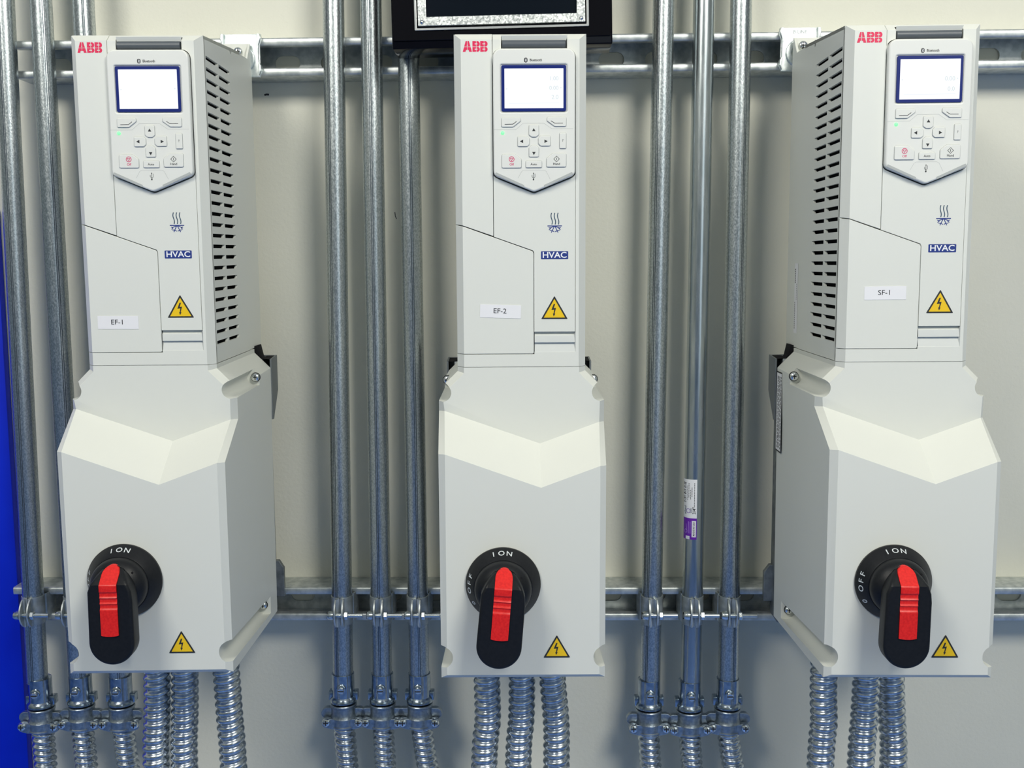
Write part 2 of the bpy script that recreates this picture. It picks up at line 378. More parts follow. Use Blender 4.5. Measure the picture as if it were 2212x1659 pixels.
wrap(mb, band(-4.6, 0.3, 3, 22, 4), 0, r+0.06); wtext('MADE IN USA', -2.1, 12.5, 2.7, 2, r+0.2, 0.01)
for x in (-6.8, -9.0): wrap(mb, band(x, x+0.7, 7, 21, 2), 4, r+0.06)
wrap(mb, stroke(circ(-12.5, 9.5, 2.0)+[(-10.5, 9.5), (-11.5, 15), (-12, 18)], 0.5, 0), 4, r+0.15)
wrap(mb, band(-12.5, -7, 0.3, 4.0, 5), 0, r+0.06)
bpy.data.objects.remove(st)
o = mb.build('conduit_sticker', ['paper', 'purple', 'ink', 'slate', 'lilac'], recalc=False, angle=60); o.location = W(sx, YC, sz)
tag(o, 'white and purple sticker with 3/4" print on the centre conduit of the right group', 'sticker')

# strut clamps: two strap halves with forward ears, a bolt and a nut
def strap_mesh(s):
    mb = MB(); t = 1.7; r = 12.6; z0, z1 = -16.5, 16.5
    path = [(r+2.5, 26), (r+2.5, 13.5), (r+1.2, 11.0), (r, 7.0)]
    for k in range(0, 13): a = rad(30-k*9.6); path.append((r*math.cos(a), -r*math.sin(-a) if False else r*math.sin(a)))
    # bend out into the ear that points at the viewer
    ex = 3.6; lx, ly = path[-1]
    path += [(ex+1.8, -r-0.8), (ex+0.5, -r-2.4), (ex, -r-5.0)]
    n = len(path); v = []; f = []
    for i, (x, y) in enumerate(path):
        a = Vector(path[max(i-1, 0)]); b = Vector(path[min(i+1, n-1)]); d = (b-a).normalized(); nn = Vector((-d.y, d.x))
        for zz in (z0, z1):
            for w in (0, t): v.append((s*(x+nn.x*w*-1), y+nn.y*w*-1, zz))
    for i in range(n-1):
        a, b = i*4, (i+1)*4
        f += [(a, b, b+2, a+2), (a+1, a+3, b+3, b+1), (a, a+1, b+1, b), (a+2, b+2, b+3, a+3)]
    f += [(0, 2, 3, 1), ((n-1)*4, (n-1)*4+1, (n-1)*4+3, (n-1)*4+2)]
    mb.add(v, f, 0, None, True)
    # the ear: a lens shaped plate standing in the y-z plane
    N = 14; out = [(-r-4.5, z0), (-r-4.5, z1)]
    lens = [(-r-4.5, z1)]+[(-r-4.5-9.5*math.sin(PI*k/N)**0.7, z1-(z1-z0)*k/N) for k in range(1, N)]+[(-r-4.5, z0)]
    n = len(lens); v = [(s*(ex+w), p[0], p[1]) for w in (0, t) for p in lens]
    mb.add(v, [list(range(n)), [n+i for i in range(n)][::-1]]+[(i, (i+1) % n, n+(i+1) % n, n+i) for i in range(n)], 0)
    return mb
def clamp(x, label):
    t = empty('conduit_clamp', x, YC, -394.5, label, 'clamp', 'strut clamps holding the conduits')
    strap_mesh(-1).build('strap', ['strut'], t, angle=50); strap_mesh(1).build('strap', ['strut'], t, angle=50)
    yb = -r_ear
    mb = MB(); mb.lathe([(2.5, -8), (2.5, 27.5)], (0, yb, -1), 16, 0, axis='x')
    mb.lathe([(1.5, 27.5), (0.1, 27.6)], (0, yb, -1), 16, 0, axis='x')
    mb.lathe([(2.0, -13.6), (4.2, -12.8), (5.2, -11), (5.4, -8.6), (5.4, -6.2)], (0, yb, -1), 20, 0, axis='x')
    mb.box(-13.9, -12.9, yb-0.6, yb+0.6, -5, 3, 1)
    mb.build('bolt', ['bolt', 'dark'], t, angle=40)
    MB().lathe([(4.4, 6.3), (4.9, 6.9), (4.9, 10.0), (4.4, 10.6)], (0, yb, -1), 6, 0, axis='x', smooth=False).build('nut', ['bolt'], t)
    return t
r_ear = 21.0
first = None
for k in ('L1', 'L2', 'M1', 'M2', 'M3', 'R1', 'R2', 'R3'):
    x = line_x(CON[k], -394); lab = 'steel clamp bolted around the '+WHERE[k].split(',')[0]
    if first is None: first = clamp(x, lab)
    else: copy_thing(first, W(x, YC, -394.5), lab)

# set-screw connector with a saddle clamp, conduit above, flexible conduit below
def ear(x, z, w, h): return rp_([(x-w, z-h, h*0.9), (x+w, z-h, h*0.9), (x+w, z+h, h*0.9), (x-w, z+h, h*0.9)])
def connector(x, y, z, label, tilt=0):
    t = empty('conduit_connector', x, y, z, label, 'connector', 'conduit to flexible conduit connectors')
    if tilt: t.rotation_euler = (0, 0, rad(tilt))
    mb = MB()
    mb.lathe([(12.2, 1), (13.1, 1.5), (13.1, 0.6), (13.1, -26), (14.4, -27.5), (15.6, -29), (15.6, -32.5), (13.5, -33), (12, -33)], (0, 0, 0), 40, 0, axis='z')
    for s in (1, -1): mb.box(s*14.5-2.8, s*14.5+2.8, -3, 8, -31, -20.5, 0, b=1.0)
    mb.build('coupling', ['coupling'], t, angle=40)
    mb = MB(); mb.lathe([(5.6, -12.6), (5.3, -14.4), (4.4, -15.0)], (0, 0, -13), 20, 1, axis='y')
    mb.lathe([(3.9, -12), (3.9, -16.6), (3.2, -17.4)], (0, 0, -14.5), 20, 0, axis='y')
    mb.box(-3.6, 3.6, -17.8, -17.2, -15.1, -13.9, 2)
    mb.build('set_screw', ['chrome', 'coupling', 'dark'], t)
    mb = MB(); mb.lathe([(11, -34.5), (15.0, -35), (15.6, -36), (15.6, -37.5), (14.8, -38.5), (14.6, -47), (15.4, -49.5), (16.2, -51), (14.9, -52), (14.9, -60), (16.2, -61), (15.8, -62.5), (13, -62.5)], (0, 0, 0), 40, 0, axis='z')
    mb.build('saddle', ['cast'], t, angle=30)
    for zz, tt in ((0, 0),):
        body = rp_([(-24.5, -60.5, 5.5), (-13, -63.5, 2), (13, -63.5, 2), (24.5, -60.5, 5.5), (24.5, -48.5, 5.5), (13, -50.5, 2), (-13, -50.5, 2), (-24.5, -48.5, 5.5)])
        MB().mesh(plate([body], -11.5, -6.0, 0.8), 0, smooth=True).build('clamp_ear', ['cast'], t, angle=40)
        back = rp_([(-27, -53, 5.5), (27, -53, 5.5), (26, -40, 7), (-26, -40, 7)])
        MB().mesh(plate([back], -3.5, 3.5, 0.8), 0, smooth=True).build('rear_ear', ['cast'], t, angle=40)
    for s in (1, -1):
        mb = MB(); mb.lathe([(5.0, -11.3), (5.0, -12.6), (4.2, -14.2), (2.2, -15.0), (0.2, -15.2)], (s*19, 0, -54.5), 20, 0, axis='y')
        mb.box(s*19-3, s*19+3, -15.4, -14.2, -55.1, -53.9, 1); mb.box(s*19-0.6, s*19+0.6, -15.4, -14.2, -57.5, -51.5, 1)
        mb.build('clamp_screw', ['chrome', 'dark'], t)
    return t
CT = {'L1': (-590.9, -480.5), 'L2': (-542.6, -477.5), 'L3': (-494.3, -477.5), 'M1': (-228.2, -474), 'M2': (-181.8, -474), 'M3': (-137.8, -474), 'R1': (133.2, -480.5), 'R2': (180.9, -482), 'R3': (225.4, -479.5)}
firstc = None
for k, (x, z) in CT.items():
    lab = 'grey cast connector under the '+WHERE[k].split(',')[0]
    if firstc is None: firstc = connector(x, YC, z, lab)
    else: copy_thing(firstc, W(x, YC, z), lab)
# ---- flexible corrugated conduits
def flex(path, r, pitch, label, ph=0.0, hand=1):
    P0 = [Vector(p) for p in path]
    # Catmull-Rom resampling
    pts = []
    Q = [P0[0]*2-P0[1]]+P0+[P0[-1]*2-P0[-2]]
    for i in range(1, len(Q)-2):
        for k in range(40):
            t = k/40; a, b, c, d = Q[i-1], Q[i], Q[i+1], Q[i+2]
            pts.append(0.5*((2*b)+(c-a)*t+(2*a-5*b+4*c-d)*t*t+(3*b-a-3*c+d)*t**3))
    pts.append(P0[-1])
    for it in range(120): pts = [pts[0]]+[(pts[i-1]+pts[i]*2+pts[i+1])/4 for i in range(1, len(pts)-1)]+[pts[-1]]
    L = [0]
    for i in range(1, len(pts)): L.append(L[-1]+(pts[i]-pts[i-1]).length)
    step = pitch/11; n = int(L[-1]/step); NS = 30; v = []; f = []; j = 0
    for i in range(n+1):
        s_ = i*step
        while j < len(L)-2 and L[j+1] < s_: j += 1
        t = (s_-L[j])/max(L[j+1]-L[j], 1e-6); p = pts[j].lerp(pts[j+1], min(t, 1)); tg = (pts[min(j+2, len(pts)-1)]-pts[max(j-1, 0)]).normalized()
        u = Vector((1, 0, 0)); u = (u-tg*u.dot(tg)).normalized(); w = tg.cross(u)
        for k in range(NS):
            q = (s_/pitch+hand*k/NS+ph) % 1.0
            if q < 0.74: h = math.sin(PI*q/0.74)**0.6
            else: h = -0.3+0.3*abs(math.cos(PI*(q-0.74)/0.26))
            rr = r-2.3+2.3*h; th = 2*PI*k/NS
            v.append(p+u*(rr*math.cos(th))+w*(rr*math.sin(th)))
    for i in range(n):
        for k in range(NS): f.append((i*NS+k, i*NS+(k+1) % NS, (i+1)*NS+(k+1) % NS, (i+1)*NS+k))
    b = Vector(path[0]); mb = MB(); mb.add([p-b for p in v], f, 0, None, True)
    o = mb.build('flexible_conduit', ['flex'], recalc=True, angle=75); o.location = W(*b)
    return tag(o, label, 'flexible conduit', 'corrugated flexible conduits')
FX = {'L1': [(-591.2, -533), (-589.7, -591.7), (-585, -650), (-575, -800)], 'L2': [(-543.2, -533), (-540.3, -591.5), (-533, -650), (-520, -800)], 'L3': [(-494.2, -533), (-489.8, -591.4), (-480, -650), (-462, -800)],
 'M1': [(-228.6, -532), (-225.3, -590.4), (-219, -650), (-205, -800)], 'M2': [(-182.2, -532), (-180.0, -590.2), (-174, -650), (-160, -800)], 'M3': [(-137.2, -532), (-129.5, -590), (-116, -650), (-95, -800)],
 'R1': [(132.6, -537), (136.0, -589), (143, -650), (155, -800)], 'R2': [(180.9, -537), (185.0, -588.8), (192, -650), (205, -800)], 'R3': [(225.6, -537), (233.5, -588.6), (246, -650), (265, -800)]}
for k, p in FX.items():
    flex([(x, YC if i < 2 else YC-4*i, z) for i, (x, z) in enumerate(p)], 13.1, 7.9, 'flexible steel conduit hanging from the connector of the '+WHERE[k].split(',')[0], random.random())
DF = [('EF-1', 60, [[(-396.3, -383), (-396.0, -424.6), (-398.0, -470.1), (-401.2, -520.6), (-404, -800)], [(-366.3, -383), (-366.7, -424.6), (-368.8, -470.0), (-371.4, -520.5), (-374, -800)], [(-325, -383), (-322.9, -419.5), (-321.1, -469.9), (-319.0, -520.3), (-314, -800)]]),
      ('EF-2', 60, [[(-50.5, -386), (-50.8, -424.0), (-50.2, -469.2), (-54.8, -519.4), (-60, -800)], [(-14.2, -386), (-14.5, -423.9), (-15.4, -469.1), (-19.2, -519.2), (-24, -800)], [(15.8, -386), (17.2, -423.9), (20.9, -469.0), (21.0, -519.1), (18, -800)]]),
      ('SF-1', 60, [[(297.5, -383), (296.9, -438.3), (298.4, -468.2), (295.6, -518.0), (290, -800)], [(341, -383), (340.4, -428.2), (339.4, -468.1), (337.4, -517.9), (333, -800)], [(364, -383), (365.6, -428.2), (369.2, -478.0), (371.3, -517.7), (373, -800)]])]
for nm, y, ps in DF:
    for i, p in enumerate(ps):
        yy = y+(24 if (nm == 'SF-1' and i == 2) else 0)
        k = (980.1+yy)/(980.1+y)
        flex([(q[0]*k, yy, q[1]*k) for q in p], 14.1*k, 8.5*k, '%s flexible steel conduit coming out of the bottom of the %s drive' % (('left', 'middle', 'right')[i], nm), random.random(), -1)

# ---------------------------------------------------------------- brackets on the upper rail behind the outer drives
def bracket(x, flip, label):
    t = empty('rail_bracket', x, 207.5, 240, label, 'bracket', 'zinc brackets on the upper rail')
    w = 20.5
    out = [(-w-1.5, 23.5), (w+1.5, 23.5), (w+2.5, 18), (w+0.5, 11), (w+0.5, -9), (w+2.2, -12), (w+2.2, -18), (w, -23.5), (-w, -23.5), (-w-2.2, -18), (-w-2.2, -12), (-w-0.5, -9), (-w-0.5, 11), (-w-2.5, 18)]
    mb = MB(); mb.mesh(plate([out], 1.5, 5.5, 0.9), 0, smooth=True)
    mb.mesh(plate([circ(0, -4, 15.5, 40), circ(0, -4, 9, 30)], -1.0, 2.5, 1.0, 2), 0, smooth=True)
    for s in (1, -1): mb.mesh(plate([rp_([(s*(w-0.5), -22, 0), (s*(w+2.0), -17, 1), (s*(w+2.0), -12, 1), (s*(w-0.2), -8, 1), (s*(w-0.2), 11, 1), (s*(w+2.2), 18, 1), (s*(w+1.2), 23, 0), (s*(w-2), 23, 0)])], -2.5, 3, 0.7), 0, smooth=True)
    mb.build('bracket_plate', ['bracket'], t, angle=40)
    if flip: MB().mesh(text('B-LINE', 0, 18.6, 5.2, 1.4, 0.05, bold=0.01)).build('stamped_text', ['backplate'], t, recalc=False)
    return t
bracket(-326, False, 'zinc bracket on the upper rail behind the top right corner of the EF-1 drive')
bracket(294.5, True, 'zinc bracket stamped B-LINE on the upper rail behind the SF-1 drive')

# ---------------------------------------------------------------- black cabinet above the middle drive
cb = empty('black_cabinet', -32.3, 163.5, 231.4, 'glossy black cabinet with a galvanised window frame, above and behind the EF-2 drive', 'cabinet')
cb.rotation_euler = (0, rad(-0.82), 0)
mb = MB(); mb.box(-115.3, 115.3, -24.5, 24, 0.6, 215, 0, b=1.8)
mb.mesh(plate([rect(-113.6, 113.6, 8.5, 213, 1.5)], -26.2, -24.4, 0.8), 0, smooth=True)
mb.build('cabinet_body', ['cabinet'], cb, angle=40)
zb = 18.5
MB().mesh(plate([rect(-90.8, 90.8, zb, 190, 1), rect(-88.4, 88.4, zb+2.4, 187, 0.5)], -28.0, -26.0, 0.3)).build('silver_trim', ['silver'], cb)
MB().mesh(plate([rect(-87.0, 87.0, zb+4.2, 186.0, 0.8), rect(-78.2, 78.2, zb+13.2, 177.5, 0.4)], -29.5, -26.0, 0.4)).build('galvanised_frame', ['galv'], cb)
MB().box(-78.5, 78.5, -26.6, -25.6, zb+13, 178).build('window', ['glass'], cb)
for s in (1, -1):
    for z in (zb+8, 182): MB().lathe([(2.2, -29.3), (2.1, -30.2), (1.2, -31.0), (0.2, -31.2)], (s*82.8, 0, z), 16, 0, axis='y').build('screw', ['chrome'], cb)

# ---------------------------------------------------------------- the drives
FI = 54.3
def fdepth(x, z, top=True):
    d = 0.0
    if abs(x) > FI: d = max(d, (abs(x)-FI)*8.6/(61.0-FI))
    if top and z > 300.8: d = max(d, (z-300.8)*8.2/6.2)
    return d
def shaped(polys, y0, y1, bev=0.35, top=True):
    """front cover piece: solid between y0 and y1, folded back along the side and top chamfers"""
    v, f = plate(polys, y0, y1, bev)
    bm = bmesh.new(); vs = [bm.verts.new(p) for p in v]
    for q in f:
        try: bm.faces.new([vs[i] for i in q])
        except ValueError: pass
    for co, no in (((FI, 0, 0), (1, 0, 0)), ((-FI, 0, 0), (1, 0, 0)), ((0, 0, 300.8), (0, 0, 1)), ((FI, 0, 300.8), (8.6/6.7, 0, -8.2/6.2)), ((-FI, 0, 300.8), (-8.6/6.7, 0, -8.2/6.2))):
        bmesh.ops.bisect_plane(bm, geom=bm.verts[:]+bm.edges[:]+bm.faces[:], plane_co=co, plane_no=no)
    for p in bm.verts: p.co.y += fdepth(p.co.x, p.co.z, top)
    bm.verts.index_update()
    out = ([p.co.copy() for p in bm.verts], [[p.index for p in q.verts] for q in bm.faces]); bm.free()
    return out
CACHE = {}
def part(name, key, parent, fn):
    """build a part once, then share its mesh with the other drives"""
    if key in CACHE: return obj(name, CACHE[key], parent)
    mb, mats, kw = fn(); o = mb.build(name, mats, parent, **kw); CACHE[key] = o.data; return o
PX = lambda u: -17.5+(u-110)*0.0856
PZ = lambda v: 277.2-(v-285)*0.0804
CX = lambda u: 18.7+(u-168)*0.1012
CZ = lambda v: 108.9-(v-455)*0.1
panel_out = rp_([(-25.0, 292.0, 7.5), (50.2, 292.0, 7.5), (50.2, 178.6, 6), (12.3, 163.4, 5.5), (-25.0, 178.6, 6)], 8)
def grow(pts, d):
    n = len(pts); out = []
    A = sum(pts[i][0]*pts[(i+1) % n][1]-pts[(i+1) % n][0]*pts[i][1] for i in range(n)); sg = 1 if A > 0 else -1
    for i in range(n):
        a = Vector(pts[i-1]); b = Vector(pts[(i+1) % n]); t = (b-a).normalized(); out.append((pts[i][0]+t.y*d*sg, pts[i][1]-t.x*d*sg))
    return out
def side_x(vf, x0, s):   # drawing plane (y,z) standing at x0, thickness in x
    return ([Vector((x0+s*p.y, p.x, p.z)) for p in vf[0]], vf[1])

def f_housing():
    mb = MB()
    rows = [(y0, y1, 288.2-10.32*i) for i in range(27) for y0, y1 in ((14, 57), (60.5, 104))]
    holes = [[(y0, z-1.8), (y1-4.5, z-1.8), (y1, z+1.8), (y0, z+1.8)] for y0, y1, z in rows]
    for s in (1, -1):
        mb.mesh(side_x(plate([[(8.6, 0.6), (150, 0.6), (150, 318.2), (8.6, 307.0)]]+holes, -1.2, 1.2, 0), s*59.8, s))
        mb.mesh(side_x(plate([[(149, 0.6), (208, 0.6), (208, 324), (205.5, 337), (203.5, 337), (189, 318.4), (149, 317)]], -1.2, 1.2, 0.3), s*58.9, s))
        mb.box(s*58-3, s*58+3, 108, 112, 309, 315.5, 0)
    mb.add([(-61, 8.6, 307), (61, 8.6, 307), (61, 150, 318.2), (-61, 150, 318.2), (-61, 8.6, 304), (61, 8.6, 304), (61, 150, 315), (-61, 150, 315)], [(0, 1, 2, 3), (7, 6, 5, 4), (0, 4, 5, 1), (2, 6, 7, 3), (1, 5, 6, 2), (3, 7, 4, 0)])
    mb.box(-60, 60, 203.5, 206, 300, 337, 0, b=0.3)
    mb.box(-58, 58, 198, 203, 2, 318, 0)
    mb.box(-54, 54, 12, 196, 4, 302, 1)
    mb.box(-59, 59, 9.5, 199, 0.7, 2.5, 0)
    mb.mesh(shaped([rect(-60.6, 60.6, 1, 306.6)], 3.4, 4.6, 0), 2)
    return mb, ['shell', 'core', 'seam'], dict(angle=30)
def f_frame():
    mb = MB()
    pg = grow(panel_out, 0.7)
    tr = sorted([p for p in pg if p[0] > 42 and p[1] > 283], key=lambda p: p[0]-p[1]); tr = tr[::-1]
    tl = sorted([p for p in pg if p[0] < -17 and p[1] > 283], key=lambda p: p[0]+p[1]); tl = tl[::-1]
    ring = [(-25.2, 307.0), (61, 307.0), (61, 0.2), (-61, 0.2), (-61, 12.2), (12.3, 12.2), (12.3, 14.5), (51.2, 14.5)]+tr+[(42.9, 293.0), (42.9, 304.6), (-17.4, 304.6), (-17.4, 293.0)]+tl[:-1]+[(-25.4, 284.5)]
    mb.mesh(shaped([ring], 0.0, 3.2, 0.3), 0)
    # louvred steps under the right hand cover
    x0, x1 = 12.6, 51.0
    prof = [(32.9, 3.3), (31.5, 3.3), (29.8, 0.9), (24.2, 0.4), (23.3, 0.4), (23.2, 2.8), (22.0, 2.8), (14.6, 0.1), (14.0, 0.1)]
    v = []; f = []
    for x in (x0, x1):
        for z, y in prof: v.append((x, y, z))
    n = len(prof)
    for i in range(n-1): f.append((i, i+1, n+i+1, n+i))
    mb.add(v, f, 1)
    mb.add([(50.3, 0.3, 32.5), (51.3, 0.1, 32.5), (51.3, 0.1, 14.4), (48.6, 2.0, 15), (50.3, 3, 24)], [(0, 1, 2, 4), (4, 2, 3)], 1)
    # recess above the panel
    mb.add([(-17.2, 0.6, 304.4), (43.2, 0.6, 304.4), (42.2, 2.4, 300.4), (-16.8, 2.4, 300.4), (-16.8, 6.0, 299), (42.2, 6.0, 299)], [(0, 1, 2, 3), (3, 2, 5, 4)], 0)
    return mb, ['shell', 'step_grey'], dict(angle=30, recalc=True)
def f_left():
    mb = MB(); mb.mesh(shaped([rp_([(-61, 307.2, 2), (-25.75, 307.2, 0.3), (-25.75, 123.2, 0.5), (-54.3, 133.1, 0), (-61, 134.5, 0)])], -0.3, 3.0, 0.3), 0)
    # red logo, quartered letters
    x0, z0, H = -52.4, 290.0, 9.4; g = 0.22
    def quad_cut(polys, cx):
        for pi, poly in enumerate(polys):
            for sx_ in (-1, 1):
                for sz_ in (-1, 1):
                    bm = bmesh.new(); vs = [bm.verts.new((p[0], -0.42-0.03*pi, p[1])) for p in poly]; bm.faces.new(vs)
                    for co, no in (((cx+sx_*g, 0, 0), (-sx_, 0, 0)), ((0, 0, z0+H*0.47+sz_*g), (0, 0, -sz_))):
                        bmesh.ops.bisect_plane(bm, geom=bm.verts[:]+bm.edges[:]+bm.faces[:], plane_co=co, plane_no=no, clear_outer=True)
                    if bm.faces: mb.bm(bm, 1)
                    bm.free()
    a = x0; w = 8.4
    quad_cut([[(a, z0), (a+2.5, z0), (a+4.6, z0+H), (a+2.7, z0+H)], [(a+w, z0), (a+w-2.5, z0), (a+w-4.6, z0+H), (a+w-2.7, z0+H)], [(a+2.0, z0+1.7), (a+w-2.0, z0+1.7), (a+w-2.9, z0+5.2), (a+2.9, z0+5.2)]], a+w/2)
    for b in (x0+8.9, x0+16.0):
        w = 6.7; mid = z0+H*0.47
        def half(za, zb, r0, r1):
            # solid D shape from za to zb with a rounded right hand side
            h = zb-za; rr = min(h/2, 2.3)
            return [(b, za), (b+w-rr, za)]+[(b+w-rr+rr*math.cos(rad(t)), za+rr+rr*math.sin(rad(t))) for t in range(-75, 1, 15)]+[(b+w-rr+rr*math.cos(rad(t)), zb-rr+rr*math.sin(rad(t))) for t in range(0, 76, 15)]+[(b+w-rr, zb), (b, zb)]
        quad_cut([half(z0, mid, 0, 0)], b+w*0.52); quad_cut([half(mid, z0+H, 0, 0)], b+w*0.52)
        for zc in ((z0+mid)/2, (mid+z0+H)/2): mb.mesh(flat(rect(b+2.0, b+w-2.1, zc-0.42, zc+0.42, 0.3), -0.5), 0)
    return mb, ['shell', 'red_ink'], dict(angle=30, recalc=False)
def f_right():
    mb = MB()
    pg = grow(panel_out, 1.1)
    low = [p for p in pg if p[1] < 181]                     # V shaped top edge that follows the control panel
    low = sorted(low, key=lambda p: p[0])
    out = [(-25.3, 181)]+[p for p in low if -25.2 < p[0] < 50.7]+[(50.8, 181), (50.8, 33.4), (12.3, 33.4), (12.3, 107.6), (11.2, 109.6), (-25.3, 122.6)]
    mb.mesh(shaped([out], -0.3, 3.0, 0.35), 0)
    Y = -0.36
    rim = [p for p in grow(panel_out, 2.2) if p[1] < 179.5]; rim.sort(key=lambda p: p[0])
    # heat waves over half a snowflake
    for u in (262, 292, 322):
        mb.mesh(stroke([(CX(u+5+6*math.sin((v-100)/108*PI*1.9+PI)), CZ(v)) for v in range(100, 209, 6)], 0.85, Y), 1)
    mb.mesh(stroke([(CX(228), CZ(221)), (CX(362), CZ(221))], 0.85, Y), 2)
    for a in (-150, -90, -30):
        a_ = rad(a); c = (CX(295), CZ(223)); L_ = 5.6
        if a == -90:
            for d in (-1, 1): mb.mesh(stroke([(c[0]+d*0.2, c[1]), (c[0]+d*3.2, c[1]-6.0)], 0.75, Y), 2)
        else: mb.mesh(stroke([c, (c[0]+L_*math.cos(a_), c[1]+3.8*math.sin(a_))], 0.75, Y), 2)
    for d in (-1, 1):
        mb.mesh(stroke([(CX(295)+d*2.3, CZ(223)-4.2), (CX(295)+d*4.6, CZ(223)-3.9)], 0.7, Y), 2)
        mb.mesh(stroke([(CX(295)+d*2.3, CZ(223)-4.2), (CX(295)+d*0.4, CZ(223)-5.2)], 0.7, Y), 2)
        mb.mesh(stroke([(CX(295)+d*3.7, CZ(223)-2.2), (CX(295)+d*5.6, CZ(223)-1.2)], 0.7, Y), 2)
        mb.mesh(stroke([(CX(295)+d*3.7, CZ(223)-2.2), (CX(295)+d*5.4, CZ(223)-3.4)], 0.7, Y), 2)
    mb.mesh(flat(rect(18.7, 44.2, 101.4, 108.9, 0.7), Y), 2)
    mb.mesh(text('HVAC', 31.4, 105.15, 7.6, Y, 0.05, bold=0.018, sx=1.12), 3)
    return mb, ['shell', 'slate', 'navy', 'white'], dict(angle=30, recalc=False)
def f_door():
    mb = MB(); mb.mesh(shaped([rp_([(-61, 133.6, 0), (-54.3, 132.3, 0), (10.8, 109.0, 1.5), (11.8, 107, 1), (11.8, 12.7, 1.5), (-61, 12.7, 0)])], -0.3, 3.0, 0.35), 0)
    return mb, ['shell'], dict(angle=30, recalc=False)
def triangle(mb, y, x0, x1, zb, zt):
    cx = (x0+x1)/2; h = zt-zb; w = x1-x0
    mb.mesh(flat(rp_([(x0, zb, 0.5), (x1, zb, 0.5), (cx, zt, 0.5)], 3), y), 1)
    mb.mesh(flat([(x0+w*0.10, zb+h*0.065), (x1-w*0.10, zb+h*0.065), (cx, zt-h*0.13)], y-0.05), 0)
    k = w/246.0
    B = [(283, 950), (297, 950), (284, 988), (305, 986), (291, 1038), (298, 1040), (283, 1066), (275, 1037), (282, 1038), (288, 1003), (261, 1006)]
    mb.mesh(([Vector((cx+(u-290)*k, y-0.1, zb+(1090-v)*k*0.99)) for u, v in B], [[0, 1, 2, 10], [2, 3, 9, 10], [3, 4, 8, 9], [5, 6, 7], [4, 5, 7, 8]]), 1)
def f_tri1():
    mb = MB(); triangle(mb, -0.42, 18.7, 43.9, 45.4, 67.2); return mb, ['yellow', 'ink'], dict(recalc=False)
def f_tri2():
    mb = MB(); triangle(mb, -45.1, 19.0, 44.1, -269.5, -247.6); return mb, ['yellow', 'ink'], dict(recalc=False)
def f_panel():
    mb = MB()
    mb.mesh(plate([panel_out, rect(-17.9, 42.4, 235.4, 277.6, 1.2)], -5.6, 2.5, 1.5, 2), 0, smooth=True)
    mb.box(-18, 42.5, -4.3, -3.3, 235, 278, 0)
    # light grey rubber strips at the pointed foot
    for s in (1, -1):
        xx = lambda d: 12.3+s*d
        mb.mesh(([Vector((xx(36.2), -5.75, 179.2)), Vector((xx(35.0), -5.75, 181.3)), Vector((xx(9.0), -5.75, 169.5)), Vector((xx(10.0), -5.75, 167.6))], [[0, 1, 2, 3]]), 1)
    Y = -5.66
    mb.mesh(stroke([(PX(30), PZ(1000)), (PX(265), PZ(1000)), (PX(340), PZ(930)), (PX(565), PZ(930)), (PX(650), PZ(992)), (PX(878), PZ(992))], 0.22, Y), 1)
    mb.mesh(stroke([(PX(285), PZ(1545)), (PX(325), PZ(1470)), (PX(345), PZ(1455)), (PX(565), PZ(1455)), (PX(590), PZ(1470)), (PX(632), PZ(1560))], 0.22, Y), 1)
    # wireless mark and name, usb mark
    mb.mesh(flat(rect(PX(355), PX(392), PZ(258), PZ(205), 1.45), Y), 2)
    cx, cz = PX(373.5), PZ(231.5)
    mb.mesh(stroke([(cx-0.75, cz+0.8), (cx+0.75, cz-0.7), (cx, cz-1.5), (cx, cz+1.5), (cx+0.75, cz+0.7), (cx-0.75, cz-0.8)], 0.28, Y-0.05), 3)
    mb.mesh(text('Bluetooth', PX(480), PZ(232), 3.3, Y, 0.02, bold=0.02, sx=0.86), 2)
    ux = PX(452)
    mb.mesh(stroke([(ux, PZ(1560)), (ux, PZ(1490))], 0.42, Y), 2); mb.mesh(flat(circ(ux, PZ(1562), 0.75, 12), Y-0.02), 2)
    mb.mesh(stroke([(ux, PZ(1545)), (ux-1.3, PZ(1530)), (ux-1.3, PZ(1510))], 0.35, Y), 2); mb.mesh(stroke([(ux, PZ(1555)), (ux+1.4, PZ(1530)), (ux+1.4, PZ(1495))], 0.35, Y), 2)
    mb.mesh(flat([(ux-0.6, PZ(1495)), (ux+0.6, PZ(1495)), (ux, PZ(1480))], Y-0.02), 2)
    return mb, ['panel', 'grey_ink', 'ink', 'white', 'grip'], dict(angle=40, recalc=False)
def f_grip():
    mb = MB(); mb.lathe([(3.2, -16.6), (4.0, -16.2), (4.0, 41.2), (3.2, 41.6)], (0, 3.2, 296.8), 24, 0, axis='x'); return mb, ['grip'], dict(angle=40)
def f_screen(lines, L):
    def f():
        mb = MB(); mb.mesh(plate([rect(-17.3, 41.8, 236.0, 277.1, 1.3)], -5.75, -4.2, 0.3), 0)
        mb.mesh(flat(rect(-14.5, 39.3, 238.7, 274.1, 0.3), -5.85), 1)
        mb.mesh(flat([(PX(160), PZ(548)), (PX(173), PZ(540)), (PX(173), PZ(556))], -5.9), 2); mb.mesh(flat([(PX(755), PZ(538)), (PX(742), PZ(530)), (PX(742), PZ(546))], -5.9), 2)
        for t_, z, sc in lines: mb.mesh(text(t_, PX(722), z, sc, -5.85, 0.06, align='RIGHT'), 2)
        if lines: mb.mesh(stroke([(PX(190), PZ(708)), (PX(730), PZ(708))], 0.18, -5.9), 2)
        return mb, ['bezel', 'screen', 'screen_ink'], dict(recalc=False)
    return f
BT = []   # (name, outline, symbols)
def btn(outl, sym): BT.append((outl, sym))
def P_(*a): return [(PX(u), PZ(v), r) for u, v, r in a]
